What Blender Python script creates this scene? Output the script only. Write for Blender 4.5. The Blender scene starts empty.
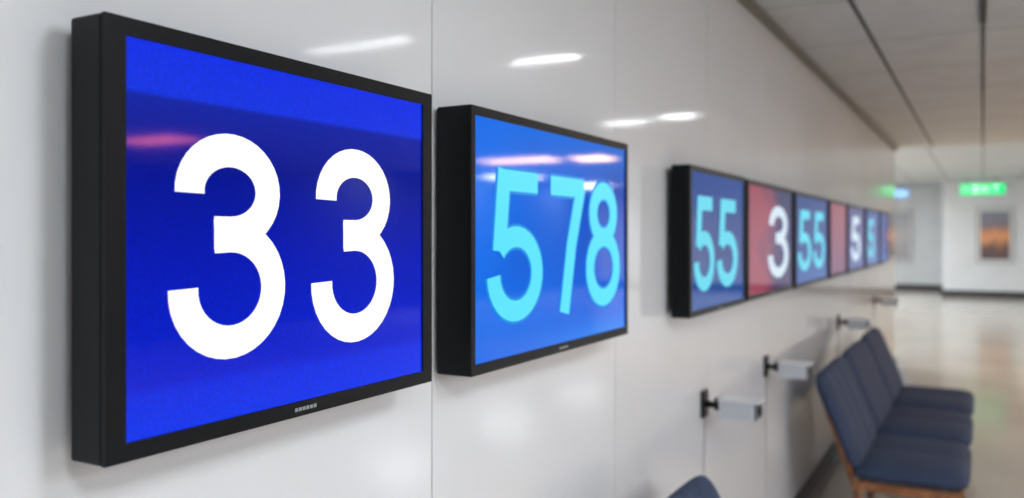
import bpy, math, bmesh
from mathutils import Vector, Matrix
S = 0.8
H0 = 2.2
sc = bpy.context.scene
sc.view_settings.view_transform = 'Standard'
sc.view_settings.look = 'None'

def lin(c):
    return tuple(((v/255)/12.92 if v/255 <= .04045 else ((v/255+.055)/1.055)**2.4) for v in c) + (1,)

def mat(name, rgb, rough=.5, metal=0, emit=None, es=0, spec=.5, noise=None, coat=0):
    m = bpy.data.materials.new(name); m.use_nodes = True
    nt = m.node_tree; b = nt.nodes['Principled BSDF']
    b.inputs['Base Color'].default_value = lin(rgb)
    b.inputs['Roughness'].default_value = rough
    b.inputs['Metallic'].default_value = metal
    b.inputs['Specular IOR Level'].default_value = spec
    b.inputs['Coat Weight'].default_value = coat
    if emit:
        b.inputs['Emission Color'].default_value = lin(emit)
        b.inputs['Emission Strength'].default_value = es
    if noise:
        sca, lo, hi = noise
        tc = nt.nodes.new('ShaderNodeTexCoord'); n = nt.nodes.new('ShaderNodeTexNoise')
        n.inputs['Scale'].default_value = sca; n.inputs['Detail'].default_value = 4
        r = nt.nodes.new('ShaderNodeValToRGB')
        r.color_ramp.elements[0].position = .3; r.color_ramp.elements[1].position = .7
        r.color_ramp.elements[0].color = lin(tuple(v*lo for v in rgb)); r.color_ramp.elements[1].color = lin(tuple(min(255, v*hi) for v in rgb))
        nt.links.new(tc.outputs['Object'], n.inputs['Vector']); nt.links.new(n.outputs['Fac'], r.inputs['Fac'])
        nt.links.new(r.outputs['Color'], b.inputs['Base Color'])
    return m

def new_obj(name, verts, faces, mats, parent=None, midx=None, smooth=False):
    lo = Vector([min(v[i] for v in verts) for i in range(3)]); hi = Vector([max(v[i] for v in verts) for i in range(3)])
    c = (lo+hi)/2
    me = bpy.data.meshes.new(name)
    me.from_pydata([tuple(Vector(v)-c) for v in verts], [], faces)
    for m in (mats if isinstance(mats, (list, tuple)) else [mats]): me.materials.append(m)
    if midx:
        for p, i in zip(me.polygons, midx): p.material_index = i
    if smooth:
        for p in me.polygons: p.use_smooth = True
    me.update()
    o = bpy.data.objects.new(name, me); sc.collection.objects.link(o)
    if parent:
        o.parent = parent; o.location = c-parent.location
    else: o.location = c
    return o

def boxvf(x0, x1, y0, y1, z0, z1, off=0):
    v = [(x0,y0,z0),(x1,y0,z0),(x1,y1,z0),(x0,y1,z0),(x0,y0,z1),(x1,y0,z1),(x1,y1,z1),(x0,y1,z1)]
    f = [(0,3,2,1),(4,5,6,7),(0,1,5,4),(1,2,6,5),(2,3,7,6),(3,0,4,7)]
    return v, [tuple(i+off for i in q) for q in f]

def box(name, x0, x1, y0, y1, z0, z1, m, parent=None, bevel=0, seg=2):
    v, f = boxvf(x0, x1, y0, y1, z0, z1)
    o = new_obj(name, v, f, m, parent)
    if bevel:
        b = o.modifiers.new('b', 'BEVEL'); b.width = bevel; b.segments = seg
        for p in o.data.polygons: p.use_smooth = seg > 2
    return o

def boxes(name, lst, mats, parent=None, midx=None):
    V = []; F = []; M = []
    for k, b in enumerate(lst):
        v, f = boxvf(*b, off=len(V)); V += v; F += f; M += [midx[k] if midx else 0]*6
    return new_obj(name, V, F, mats, parent, M)

def tube(name, p0, p1, r0, r1, m, parent=None, n=16):
    p0 = Vector(p0); p1 = Vector(p1); d = (p1-p0).normalized()
    a = d.orthogonal().normalized(); b = d.cross(a); V = []
    for p, r in ((p0, r0), (p1, r1)):
        for i in range(n):
            t = 2*math.pi*i/n; V.append(tuple(p+a*math.cos(t)*r+b*math.sin(t)*r))
    F = [(i, (i+1) % n, n+(i+1) % n, n+i) for i in range(n)] + [tuple(range(n))[::-1], tuple(range(n, 2*n))]
    o = new_obj(name, V, F, m, parent)
    for p in o.data.polygons[:n]: p.use_smooth = True
    return o

def empty(name, loc):
    e = bpy.data.objects.new(name, None); e.location = loc; e.empty_display_size = .1
    sc.collection.objects.link(e); return e

# ---------------- materials
M_wall = mat('gloss_wall_panel', (216, 219, 224), .08, spec=.36, noise=(1.2, .985, 1.01))
M_seam = mat('wall_seam', (120, 120, 124), .6)
M_plain = mat('painted_wall', (226, 229, 232), .5, noise=(2, .98, 1.01))
M_dim = mat('grey_wall', (84, 88, 94), .6, noise=(2, .96, 1.03))
M_ceil = mat('ceiling_tile', (196, 200, 203), .6, noise=(6, .97, 1.02))
M_slot = mat('ceiling_slot', (50, 50, 52), .6)
M_joint = mat('ceiling_joint', (152, 154, 156), .7)
M_cable = mat('grey_cable', (165, 165, 165), .6)
M_bronze = mat('ceiling_trim', (112, 108, 100), .45)
M_floor = mat('polished_floor', (198, 190, 178), .13, spec=.6, noise=(.8, .94, 1.04))
M_black = mat('display_housing', (6, 12, 17), .4, noise=(30, .9, 1.1), spec=.2)
M_blk2 = mat('black_metal', (20, 22, 25), .4, metal=.3)
M_base = mat('baseboard_dark', (40, 40, 46), .5)
M_fab = mat('blue_upholstery', (46, 60, 88), .85, noise=(60, .85, 1.15))
M_wood = mat('chair_wood', (150, 98, 62), .5, noise=(14, .75, 1.15))
M_white = mat('white_plastic', (225, 228, 232), .35)
M_cam = mat('camera_shell', (196, 202, 210), .35)
M_cam2 = mat('camera_front', (90, 98, 110), .3)
M_lens = mat('lens_glass', (25, 30, 40), .1)
M_logo = mat('bezel_mark', (130, 135, 140), .4, emit=(130, 135, 140), es=.15)
M_lamp = mat('linear_lamp', (255, 255, 255), .5, emit=(250, 252, 255), es=5)
M_fill = mat('added_fill_panel', (255, 255, 255), .5, emit=(248, 251, 255), es=4)  # glow of the added, unseen fill panels
M_warm = mat('warm_lamp', (255, 230, 200), .5, emit=(255, 205, 135), es=34)
M_pink = mat('pink_lamp', (255, 150, 140), .5, emit=(255, 120, 80), es=32)
M_green = mat('exit_green', (20, 180, 90), .4, emit=(20, 205, 125), es=1.25)
M_bsign = mat('blue_sign_face', (120, 180, 240), .4, emit=(150, 195, 245), es=1.2)
M_signw = mat('sign_white', (240, 255, 245), .4, emit=(225, 255, 235), es=1.3)

# ---------------- room shell
seams = [1.886+1.297*k for k in range(-5, 11)] + [15.6]
L = [(-.3, -.012, -4.6, 15.6, 0, 3.66)]; I = [1]
prev = -4.6
for s in seams:
    L.append((-.012, 0, prev+.002, min(s, 15.6)-.002, 0, 3.655)); I.append(0); prev = s
boxes('wall_left', L, [M_wall, M_seam], midx=I)
box('wall_rear', -.3, 14, -4.8, -4.6, 0, 3.66, M_plain)
box('wall_return', -12, -.3, 15.4, 15.6, 0, 4.15, M_plain)
box('wall_end', -12, 0, 38, 38.3, 0, 4.15, M_plain)
box('wall_back', 0, 14, 34.7, 38.3, 0, 4.15, M_plain)
box('wall_right', 14, 14.2, -4.8, 34.7, 0, 4.15, M_dim)
box('wall_west', -12.2, -12, 15.4, 38.3, 0, 4.15, M_plain)
box('floor', -12, 14, -4.8, 38.3, -.2, 0, M_floor)
box('ceiling', -.3, 14, -4.8, 15.6, 3.657, 4.3, M_ceil)
box('ceiling_hall', -12, 14, 15.6, 38.3, 4.15, 4.3, M_ceil)
boxes('baseboard_left', [(0, .02, -4.6, 15.6, 0, .14)], [M_base])
boxes('baseboard_back', [(0, 14, 34.66, 34.7, 0, .2), (-.04, 0, 34.7, 38, 0, .2)], [M_base])
boxes('baseboard_end', [(-12, -.04, 37.96, 38, 0, .2)], [M_base])
boxes('trim_1', [(0, .045, -4.6, 15.6, 3.61, 3.657)], [M_bronze])
L = []
for x in (.57, 1.29, 2.73, 4.17, 5.6):
    L.append((x-.012, x+.012, -4.6, 15.6, 3.652, 3.657))
L += [(1.27, 1.31, -4.6, 6.6, 3.64, 3.657), (1.277, 1.303, 9.0, 9.8, 3.645, 3.657)]
boxes('trim_2', L, [M_slot])
L = []
y = -3.5
while y < 15.4:
    L.append((.05, 12, y-.007, y+.007, 3.6555, 3.657)); y += 1.3
boxes('trim_3', L, [M_joint])
L = [(x-.02, x+.02, 15.7, 34.6, 4.143, 4.15) for x in (-.9, .2, 1.29, 2.4)]
boxes('trim_4', L, [M_joint])

def lamp(name, x0, x1, y0, y1, z, m, watts=0, col=(.93, .97, 1)):
    e = empty(name, ((x0+x1)/2, (y0+y1)/2, z))
    box('diffuser', x0, x1, y0, y1, z-.014, z-.004, m, e)
    boxes('frame', [(x0-.02, x1+.02, y0-.02, y0, z-.02, z), (x0-.02, x1+.02, y1, y1+.02, z-.02, z),
                    (x0-.02, x0, y0, y1, z-.02, z), (x1, x1+.02, y0, y1, z-.02, z), (x0, x1, y0, y1, z-.004, z)], [M_white], e)
    if watts:
        l = bpy.data.lights.new('lamp_glow', 'AREA'); l.shape = 'RECTANGLE'; l.size = (x1-x0)*S; l.size_y = (y1-y0)*S
        l.energy = watts; l.color = col
        o = bpy.data.objects.new('lamp_glow', l); sc.collection.objects.link(o); o.parent = e; o.location = (0, 0, -.016)
zc = 3.657
lamp('linear_ceiling_light', 2.4, 3.36, 5.06, 5.12, zc, M_lamp, 5)
lamp('linear_ceiling_light', 1.56, 2.15, 6.20, 6.27, zc, M_lamp, 3.8)
lamp('linear_ceiling_light', 1.75, 2.15, 9.97, 10.06, zc, M_lamp, 4)
lamp('linear_ceiling_light', 2.45, 3.0, 10.18, 10.27, zc, M_lamp, 5)
lamp('ceiling_or_fill_panel', 2.2, 3.4, -.6, 0, zc, M_fill, 31)  # white panels from here: added out of view to brighten the left wall
lamp('ceiling_or_fill_panel', 2.2, 3.4, 1.2, 1.8, zc, M_fill, 29)
lamp('ceiling_or_fill_panel', 5, 6.2, 1.4, 2.4, zc, M_fill, 80)
lamp('ceiling_or_fill_panel', 8.5, 10, 2, 4, zc, M_fill, 190)
lamp('ceiling_or_fill_panel', 11.8, 13.4, 5, 7, zc, M_fill, 190)
lamp('ceiling_or_fill_panel', 6.0, 7.6, 14.0, 14.9, zc, M_warm)
lamp('ceiling_or_fill_panel', 5.0, 5.75, 14.3, 15.2, zc, M_warm)
lamp('ceiling_or_fill_panel', 9.2, 10.7, 8.3, 9.1, zc, M_pink)
for yy in (18, 24, 30):  # unseen hall panels, added to light the far end
    lamp('ceiling_or_fill_panel', -5, -3.0, yy, yy+1.6, 4.15, M_fill, 240)
    lamp('ceiling_or_fill_panel', 11.8, 13.6, yy, yy+1.6, 4.15, M_fill, 280)

# ---------------- digits
def arc(cx, cy, rx, ry, a0, a1, n=28):
    return [(cx+rx*math.cos(math.radians(a0+(a1-a0)*i/n)), cy+ry*math.sin(math.radians(a0+(a1-a0)*i/n))) for i in range(n+1)]
DIG = {
 '3': [arc(.315, .742, .215, .184, 184, -90)+[(.225, .558)], [(.225, .544)]+arc(.315, .31, .248, .237, 90, -183)],
 '5': [[(.575, .928), (.145, .928)], [(.185, .998), (.128, .47)], arc(.315, .318, .25, .245, 140, -178)],
 '7': [[(.07, .928), (.58, .928)], [(.535, .95), (.38, .5), (.27, 0)]],
 '8': [arc(.325, .745, .19, .185, 0, 360, 40), arc(.325, .31, .248, .24, 0, 360, 40)],
}
def ribbon(path, w):
    closed = (Vector(path[0])-Vector(path[-1])).length < 1e-5
    L = []; R = []; n = len(path)
    for i, p in enumerate(path):
        a = Vector(path[i-1] if i else (path[-2] if closed else path[0])); b = Vector(path[i+1] if i < n-1 else (path[1] if closed else path[-1]))
        d = (b-a).normalized(); nn = Vector((-d.y, d.x)); p = Vector(p)
        L.append(p+nn*w/2); R.append(p-nn*w/2)
    return L, R
def digit(name, ch, y0, y1, z0, z1, x, m, parent, w=.155):
    V = []; F = []
    for k, path in enumerate(DIG[ch]):
        L, R = ribbon(path, w); o = len(V)
        for l, r in zip(L, R):
            for q in (l, r): V.append((x+k*.0003, y0+(q.x/.64)*(y1-y0), z0+q.y*(z1-z0)))
        for i in range(len(L)-1): F.append((o+2*i, o+2*i+1, o+2*i+3, o+2*i+2))
    return new_obj(name, V, F, m, parent)

def screen_mat(name, stops, es=1.0, side=None, grain=0.0):
    m = bpy.data.materials.new(name); m.use_nodes = True; nt = m.node_tree; b = nt.nodes['Principled BSDF']
    N = nt.nodes.new; K = nt.links.new
    tc = N('ShaderNodeTexCoord'); sp = N('ShaderNodeSeparateXYZ'); K(tc.outputs['Generated'], sp.inputs[0])
    r = N('ShaderNodeValToRGB'); cr = r.color_ramp
    while len(cr.elements) < len(stops): cr.elements.new(.5)
    for e, (p, c) in zip(cr.elements, stops): e.position = p; e.color = lin(c)
    K(sp.outputs['Z'], r.inputs['Fac']); col = r.outputs['Color']
    if side:
        r2 = N('ShaderNodeValToRGB'); r2.color_ramp.elements[0].position = side[1]; r2.color_ramp.elements[1].position = side[2]
        r2.color_ramp.elements[0].color = (1, 1, 1, 1); r2.color_ramp.elements[1].color = (0, 0, 0, 1)
        nz = N('ShaderNodeTexNoise'); nz.inputs['Scale'].default_value = 2.2; K(tc.outputs['Generated'], nz.inputs['Vector'])
        ma = N('ShaderNodeMath'); ma.operation = 'MULTIPLY_ADD'; K(nz.outputs['Fac'], ma.inputs[0]); ma.inputs[1].default_value = .7
        K(sp.outputs['Y'], ma.inputs[2])
        sb = N('ShaderNodeMath'); sb.operation = 'SUBTRACT'; K(ma.outputs[0], sb.inputs[0]); sb.inputs[1].default_value = .35
        K(sb.outputs[0], r2.inputs['Fac'])
        mx = N('ShaderNodeMix'); mx.data_type = 'RGBA'; K(r2.outputs['Color'], mx.inputs['Factor']); K(col, mx.inputs[6]); mx.inputs[7].default_value = lin(side[0])
        col = mx.outputs[2]
    if grain:
        nz = N('ShaderNodeTexNoise'); nz.inputs['Scale'].default_value = 220; nz.inputs['Detail'].default_value = 2
        K(tc.outputs['Object'], nz.inputs['Vector'])
        mr = N('ShaderNodeMapRange'); K(nz.outputs['Fac'], mr.inputs['Value']); mr.inputs['From Min'].default_value = .3; mr.inputs['From Max'].default_value = .7
        mr.inputs['To Min'].default_value = 1-grain; mr.inputs['To Max'].default_value = 1+grain
        vm = N('ShaderNodeVectorMath'); vm.operation = 'SCALE'; K(col, vm.inputs[0]); K(mr.outputs[0], vm.inputs['Scale']); col = vm.outputs[0]
    b.inputs['Base Color'].default_value = (.002, .002, .004, 1); b.inputs['Roughness'].default_value = .05
    b.inputs['Specular IOR Level'].default_value = .18
    K(col, b.inputs['Emission Color']); b.inputs['Emission Strength'].default_value = es
    return m
def emat(name, rgb, es=1): return mat(name, (5, 5, 8), .3, emit=rgb, es=es, spec=.1)

SM1 = screen_mat('screen_deep_blue', [(0, (2, 52, 236)), (.10, (4, 46, 228)), (.135, (0, 32, 208)), (.45, (0, 22, 178)), (.70, (0, 18, 142)), (.86, (0, 30, 164)), (.875, (8, 50, 226)), (1, (4, 44, 230))], grain=.14)
SM2 = screen_mat('screen_blue', [(0, (12, 126, 240)), (.12, (4, 98, 224)), (.4, (0, 70, 192)), (.75, (0, 62, 170)), (1, (4, 106, 214))], side=((2, 108, 232), .1, .9))
SM3 = screen_mat('screen_navy', [(0, (14, 76, 155)), (.4, (5, 46, 122)), (1, (6, 62, 142))])
SM4 = screen_mat('screen_navy_red_reflection', [(0, (60, 40, 90)), (.5, (40, 42, 105)), (1, (30, 40, 90))], side=((150, 62, 86), .3, .62))  # red side is a reflection painted into the screen colour
SM5 = screen_mat('screen_navy_b', [(0, (15, 78, 158)), (.5, (6, 50, 130)), (1, (8, 55, 128))])
SM6 = screen_mat('screen_rose', [(0, (105, 52, 95)), (1, (145, 68, 92))])
SM7 = screen_mat('screen_slate', [(0, (50, 65, 140)), (1, (60, 58, 120))])
E_w = emat('digit_white', (255, 255, 255), 1.1)
E_c = emat('digit_cyan', (90, 228, 252), 1.0); E_cg = emat('digit_cyan_halo', (8, 136, 228))
E_c3 = emat('digit_teal', (98, 214, 236)); E_p = emat('digit_pale', (210, 228, 242))

def display(y0, y1, zt, zb, sm, bt=.028, bb=.034, bs=.03, digits=(), marks=True, th=.09, wd=.17):
    xf = .12; xb = xf-th
    e = empty('wall_display', (xb, (y0+y1)/2, H0+(zt+zb)/2)); z0 = H0+zb; z1 = H0+zt
    box('housing', xb, xf-.006, y0, y1, z0, z1, M_black, e, .006)
    boxes('bezel', [(xf-.008, xf, y0+.001, y1-.001, z1-bt, z1-.001), (xf-.008, xf, y0+.001, y1-.001, z0+.001, z0+bb),
                    (xf-.008, xf, y0+.001, y0+bs, z0+bb, z1-bt), (xf-.008, xf, y1-bs, y1-.001, z0+bb, z1-bt)], [M_black], e)
    box('screen_glass', xf-.006, xf-.004, y0+bs, y1-bs, z0+bb, z1-bt, sm, e)
    ym = (y0+y1)/2
    box('wall_mount', 0, xb, y0+.2, y1-.2, z0+.18, z1-.18, M_blk2, e)
    if marks:
        boxes('bezel_mark', [(xf, xf+.0006, ym-.03+i*.0105, ym-.03+i*.0105+.008, z0+bb*.38, z0+bb*.38+.007) for i in range(6)], [M_logo], e)
    for i, (ch, a, b, m, halo, zz) in enumerate(digits):
        if halo: digit('digit_halo_%d' % i, ch, a, b, H0+zz[0], H0+zz[1], xf-.0035, halo, e, w=.175)
        digit('digit_%d' % i, ch, a, b, H0+zz[0], H0+zz[1], xf-.0025, m, e, w=wd if halo is None else .138)
    return e
display(.831, 1.711, .342, -.356, SM1, .03, .03, .038, [('3', .951, 1.218, E_w, None, (-.220, .180)), ('3', 1.292, 1.562, E_w, None, (-.228, .183))], th=.085, wd=.148)
zz = (-.25, .186)
display(1.891, 3.013, .343, -.373, SM2, .026, .03, .022, [('5', 1.978, 2.31, E_c, E_cg, zz), ('7', 2.33, 2.645, E_c, E_cg, zz), ('8', 2.63, 2.935, E_c, E_cg, zz)], th=.11)
z3 = (-.27, .185)
display(3.789, 4.815, .325, -.383, SM3, .028, .03, .03, [('5', 3.86, 4.2, E_c3, None, z3), ('5', 4.25, 4.66, E_c3, None, z3)], wd=.15)
display(4.884, 6.19, .32, -.38, SM4, .028, .03, .03, [('3', 5.42, 6.05, E_p, None, (-.28, .19))], wd=.14)
display(6.3, 7.745, .315, -.385, SM5, .028, .03, .03, [('5', 6.4, 6.93, E_c3, None, z3), ('5', 7.03, 7.58, E_c3, None, z3)], wd=.15)
display(7.87, 8.9, .31, -.385, SM6, digits=[])
display(9.02, 10.33, .31, -.385, SM7, digits=[('5', 9.25, 9.95, E_p, None, z3)])
display(10.5, 11.9, .31, -.385, SM3, digits=[('5', 10.7, 11.3, E_c3, None, z3)])
display(12.05, 13.1, .31, -.385, SM5)

# ---------------- wall cameras
def seccam(y, z):
    e = empty('security_camera', (0, y, z))
    box('wall_plate', 0, .02, y-.045, y+.045, z-.07, z+.07, M_blk2, e, .006)
    tube('arm', (.015, y, z+.0), (.085, y+.02, z-.01), .017, .017, M_blk2, e)
    tube('joint', (.08, y+.02, z-.03), (.08, y+.02, z+.03), .024, .024, M_blk2, e)
    box('body', .095, .275, y-.045, y+.095, z-.065, z+.028, M_cam, e, .006, 2)
    box('front_plate', .275, .285, y-.04, y+.09, z-.06, z+.023, M_cam2, e, .003)
    box('visor', .09, .30, y-.05, y+.10, z+.027, z+.036, M_white, e, .003)
    tube('lens', (.283, y+.025, z-.018), (.297, y+.025, z-.018), .028, .028, M_lens, e)
    pts = [(.012, y, z-.06), (.006, y, z-.3), (.006, y+.01, z-.6), (.006, y, z-1.1)]
    cu = bpy.data.curves.new('cable', 'CURVE'); cu.dimensions = '3D'; cu.bevel_depth = .003
    s = cu.splines.new('POLY'); s.points.add(3)
    for q, p in zip(s.points, pts): q.co = (*p, 1)
    o = bpy.data.objects.new('cable_tmp', cu); sc.collection.objects.link(o)
    dg = bpy.context.evaluated_depsgraph_get(); me = bpy.data.meshes.new_from_object(o.evaluated_get(dg))
    bpy.data.objects.remove(o)
    me.transform(Matrix.Translation(-e.location)); me.materials.clear(); me.materials.append(M_cable)
    c = bpy.data.objects.new('cable', me); sc.collection.objects.link(c); c.parent = e
for y in (4.4, 5.86, 9.18, 12.4): seccam(y, H0-.885)

# ---------------- chairs
def cushion(name, origin, U, V, Nn, lu, lv, T, ch, parent, m):
    origin = Vector(origin); U = Vector(U).normalized(); V = Vector(V).normalized(); Nn = Vector(Nn).normalized()
    nu, nv = 48, 24; verts = []; faces = []
    def pt(i, j, sgn):
        u = -1+2*i/nu; v = -1+2*j/nv
        u = math.copysign(1-(1-abs(u))**1.6, u); v = math.copysign(1-(1-abs(v))**1.6, v)
        ku = 1-.05*abs(v)**8; kv = 1-.08*abs(u)**8
        f = max(0, (1-abs(u)**7)*(1-abs(v)**7))**.5
        g = 1.0
        if sgn > 0: g = .76+.24*abs(math.sin((u+1)/2*math.pi*ch))**.45
        return origin+U*(u*ku*lu/2)+V*(v*kv*lv/2)+Nn*(sgn*T*f*g)
    for sgn in (1, -1):
        for j in range(nv+1):
            for i in range(nu+1): verts.append(tuple(pt(i, j, sgn)))
    o2 = (nu+1)*(nv+1)
    for k in (0, o2):
        for j in range(nv):
            for i in range(nu):
                a = k+j*(nu+1)+i; q = (a, a+1, a+nu+2, a+nu+1)
                faces.append(q if k == 0 else q[::-1])
    o = new_obj(name, verts, faces, m, parent, smooth=True)
    bm = bmesh.new(); bm.from_mesh(o.data); bmesh.ops.remove_doubles(bm, verts=bm.verts, dist=.0005)
    bmesh.ops.recalc_face_normals(bm, faces=bm.faces); bm.to_mesh(o.data); bm.free()
    return o
def chair(y0):
    w = 1.26; ym = y0+w/2
    e = empty('waiting_chair', (.75, ym, 0))
    cushion('seat', (.83, ym, .49), (0, 1, 0), (1, 0, 0), (0, 0, 1), w-.02, .77, .075, 2, e, M_fab)
    b0 = Vector((.50, ym, .50)); b1 = Vector((.22, ym, 1.18)); d = b1-b0
    cushion('backrest', (b0+b1)/2, (0, 1, 0), d, (d.z, 0, -d.x), w-.02, d.length, .065, 4, e, M_fab)
    for k, (xx, sp) in enumerate(((1.10, .04), (.52, -.06))):
        for j, yy in enumerate((y0+.06, y0+w-.06)):
            tube('leg_%d' % (k*2+j+1), (xx, yy, .42), (xx+sp, yy, 0), .034, .022, M_wood, e)
    for j, yy in enumerate((y0+.06, y0+w-.06)):
        box('side_rail_%d' % (j+1), .46, 1.16, yy-.022, yy+.022, .37, .43, M_wood, e, .006)
        tube('back_post_%d' % (j+1), (.48, yy, .4), (.30, yy, .9), .024, .02, M_wood, e)
    box('front_rail', 1.08, 1.12, y0+.1, y0+w-.1, .38, .425, M_wood, e, .005)
    box('rear_rail', .50, .54, y0+.1, y0+w-.1, .38, .425, M_wood, e, .005)
for y0 in (2.42, 6.5, 7.82, 9.14): chair(y0)

# ---------------- far end
def picture(name, x0, x1, y, z0, z1, mm, mat_w):
    e = empty(name, ((x0+x1)/2, y, (z0+z1)/2)); t = .04
    boxes('frame', [(x0, x1, y-.05, y, z0, z0+t), (x0, x1, y-.05, y, z1-t, z1), (x0, x0+t, y-.05, y, z0+t, z1-t), (x1-t, x1, y-.05, y, z0+t, z1-t)], [mat('picture_frame', (150, 150, 154), .5)], e)
    box('mount_board', x0+t, x1-t, y-.03, y, z0+t, z1-t, mat('mount_board', (228, 228, 228), .6), e)
    box('print', x0+t+mat_w, x1-t-mat_w, y-.034, y-.03, z0+t+mat_w, z1-t-mat_w, mm, e)
def print_mat(name, stops):
    m = bpy.data.materials.new(name); m.use_nodes = True; nt = m.node_tree; b = nt.nodes['Principled BSDF']
    N = nt.nodes.new; K = nt.links.new
    tc = N('ShaderNodeTexCoord'); sp = N('ShaderNodeSeparateXYZ'); K(tc.outputs['Generated'], sp.inputs[0])
    nz = N('ShaderNodeTexNoise'); nz.inputs['Scale'].default_value = 3; K(tc.outputs['Generated'], nz.inputs['Vector'])
    ma = N('ShaderNodeMath'); ma.operation = 'MULTIPLY_ADD'; K(nz.outputs['Fac'], ma.inputs[0]); ma.inputs[1].default_value = .4; K(sp.outputs['Z'], ma.inputs[2])
    sb = N('ShaderNodeMath'); sb.operation = 'SUBTRACT'; K(ma.outputs[0], sb.inputs[0]); sb.inputs[1].default_value = .2
    r = N('ShaderNodeValToRGB'); cr = r.color_ramp
    while len(cr.elements) < len(stops): cr.elements.new(.5)
    for q, (p, c) in zip(cr.elements, stops): q.position = p; q.color = lin(c)
    K(sb.outputs[0], r.inputs['Fac']); K(r.outputs['Color'], b.inputs['Base Color']); b.inputs['Roughness'].default_value = .4
    return m
picture('framed_picture', 1.08, 2.25, 34.7, H0-1.0, H0+.97, print_mat('sunset_print', [(0, (95, 85, 95)), (.25, (120, 90, 85)), (.42, (235, 165, 115)), (.58, (215, 145, 115)), (.7, (140, 130, 140)), (1, (140, 145, 160))]), .09)
picture('framed_poster', -2.0, -1.2, 38, H0-1.1, H0+1.02, print_mat('grey_print', [(0, (165, 165, 172)), (.5, (200, 195, 195)), (1, (180, 185, 195))]), .08)
e = empty('exit_sign', (1.24, 33.1, 3.77))
box('sign_box', .58, 1.98, 33.05, 33.15, 3.54, 3.98, M_white, e, .01)
box('sign_face', .61, 1.95, 33.04, 33.05, 3.57, 3.95, M_green, e)
L = [(.70, .90, 33.035, 33.04, 3.74, 3.79)]
for k, lx in enumerate((1.02, 1.22, 1.44, 1.66)):
    L.append((lx, lx+.03, 33.035, 33.04, 3.66, 3.87))
    if k in (0,): L += [(lx, lx+.13, 33.035, 33.04, z, z+.03) for z in (3.66, 3.755, 3.84)]
    if k == 1: L.append((lx+.12, lx+.15, 33.035, 33.04, 3.66, 3.87)); L.append((lx+.03, lx+.12, 33.035, 33.04, 3.75, 3.78))
    if k == 3: L.append((lx-.06, lx+.1, 33.035, 33.04, 3.84, 3.87))
boxes('lettering', L, [M_signw], e)
for x in (.8, 1.7): tube('hanger', (x, 33.1, 3.98), (x, 33.1, 4.15), .012, .012, M_blk2, e)
e = empty('direction_sign', (-1.63, 37.95, 3.9))
box('sign_box', -1.93, -1.33, 37.9, 38, 3.70, 4.07, M_white, e, .01)
box('sign_face', -1.90, -1.36, 37.89, 37.9, 3.73, 4.04, M_bsign, e)

# ---------------- world
w = bpy.data.worlds.new('world'); sc.world = w; w.use_nodes = True
bg = w.node_tree.nodes['Background']; bg.inputs['Color'].default_value = (.86, .93, 1, 1); bg.inputs['Strength'].default_value = .5

# ---------------- camera
cam = bpy.data.cameras.new('camera'); co = bpy.data.objects.new('camera', cam); sc.collection.objects.link(co)
co.location = (1.29, 0, H0); co.rotation_euler = (math.radians(90), 0, math.radians(28.99))
cam.sensor_width = 36; cam.lens = 850/1024*36; cam.shift_y = -14/1024; cam.clip_end = 200
cam.dof.use_dof = True; cam.dof.focus_distance = 1.4; cam.dof.aperture_fstop = 2.3
sc.camera = co

# ---------------- bring to real metres
for me in {o.data for o in bpy.data.objects if o.type == 'MESH'}: me.transform(Matrix.Scale(S, 4))
for o in bpy.data.objects:
    o.location = o.location*S
    for md in o.modifiers:
        if md.type == 'BEVEL': md.width *= S
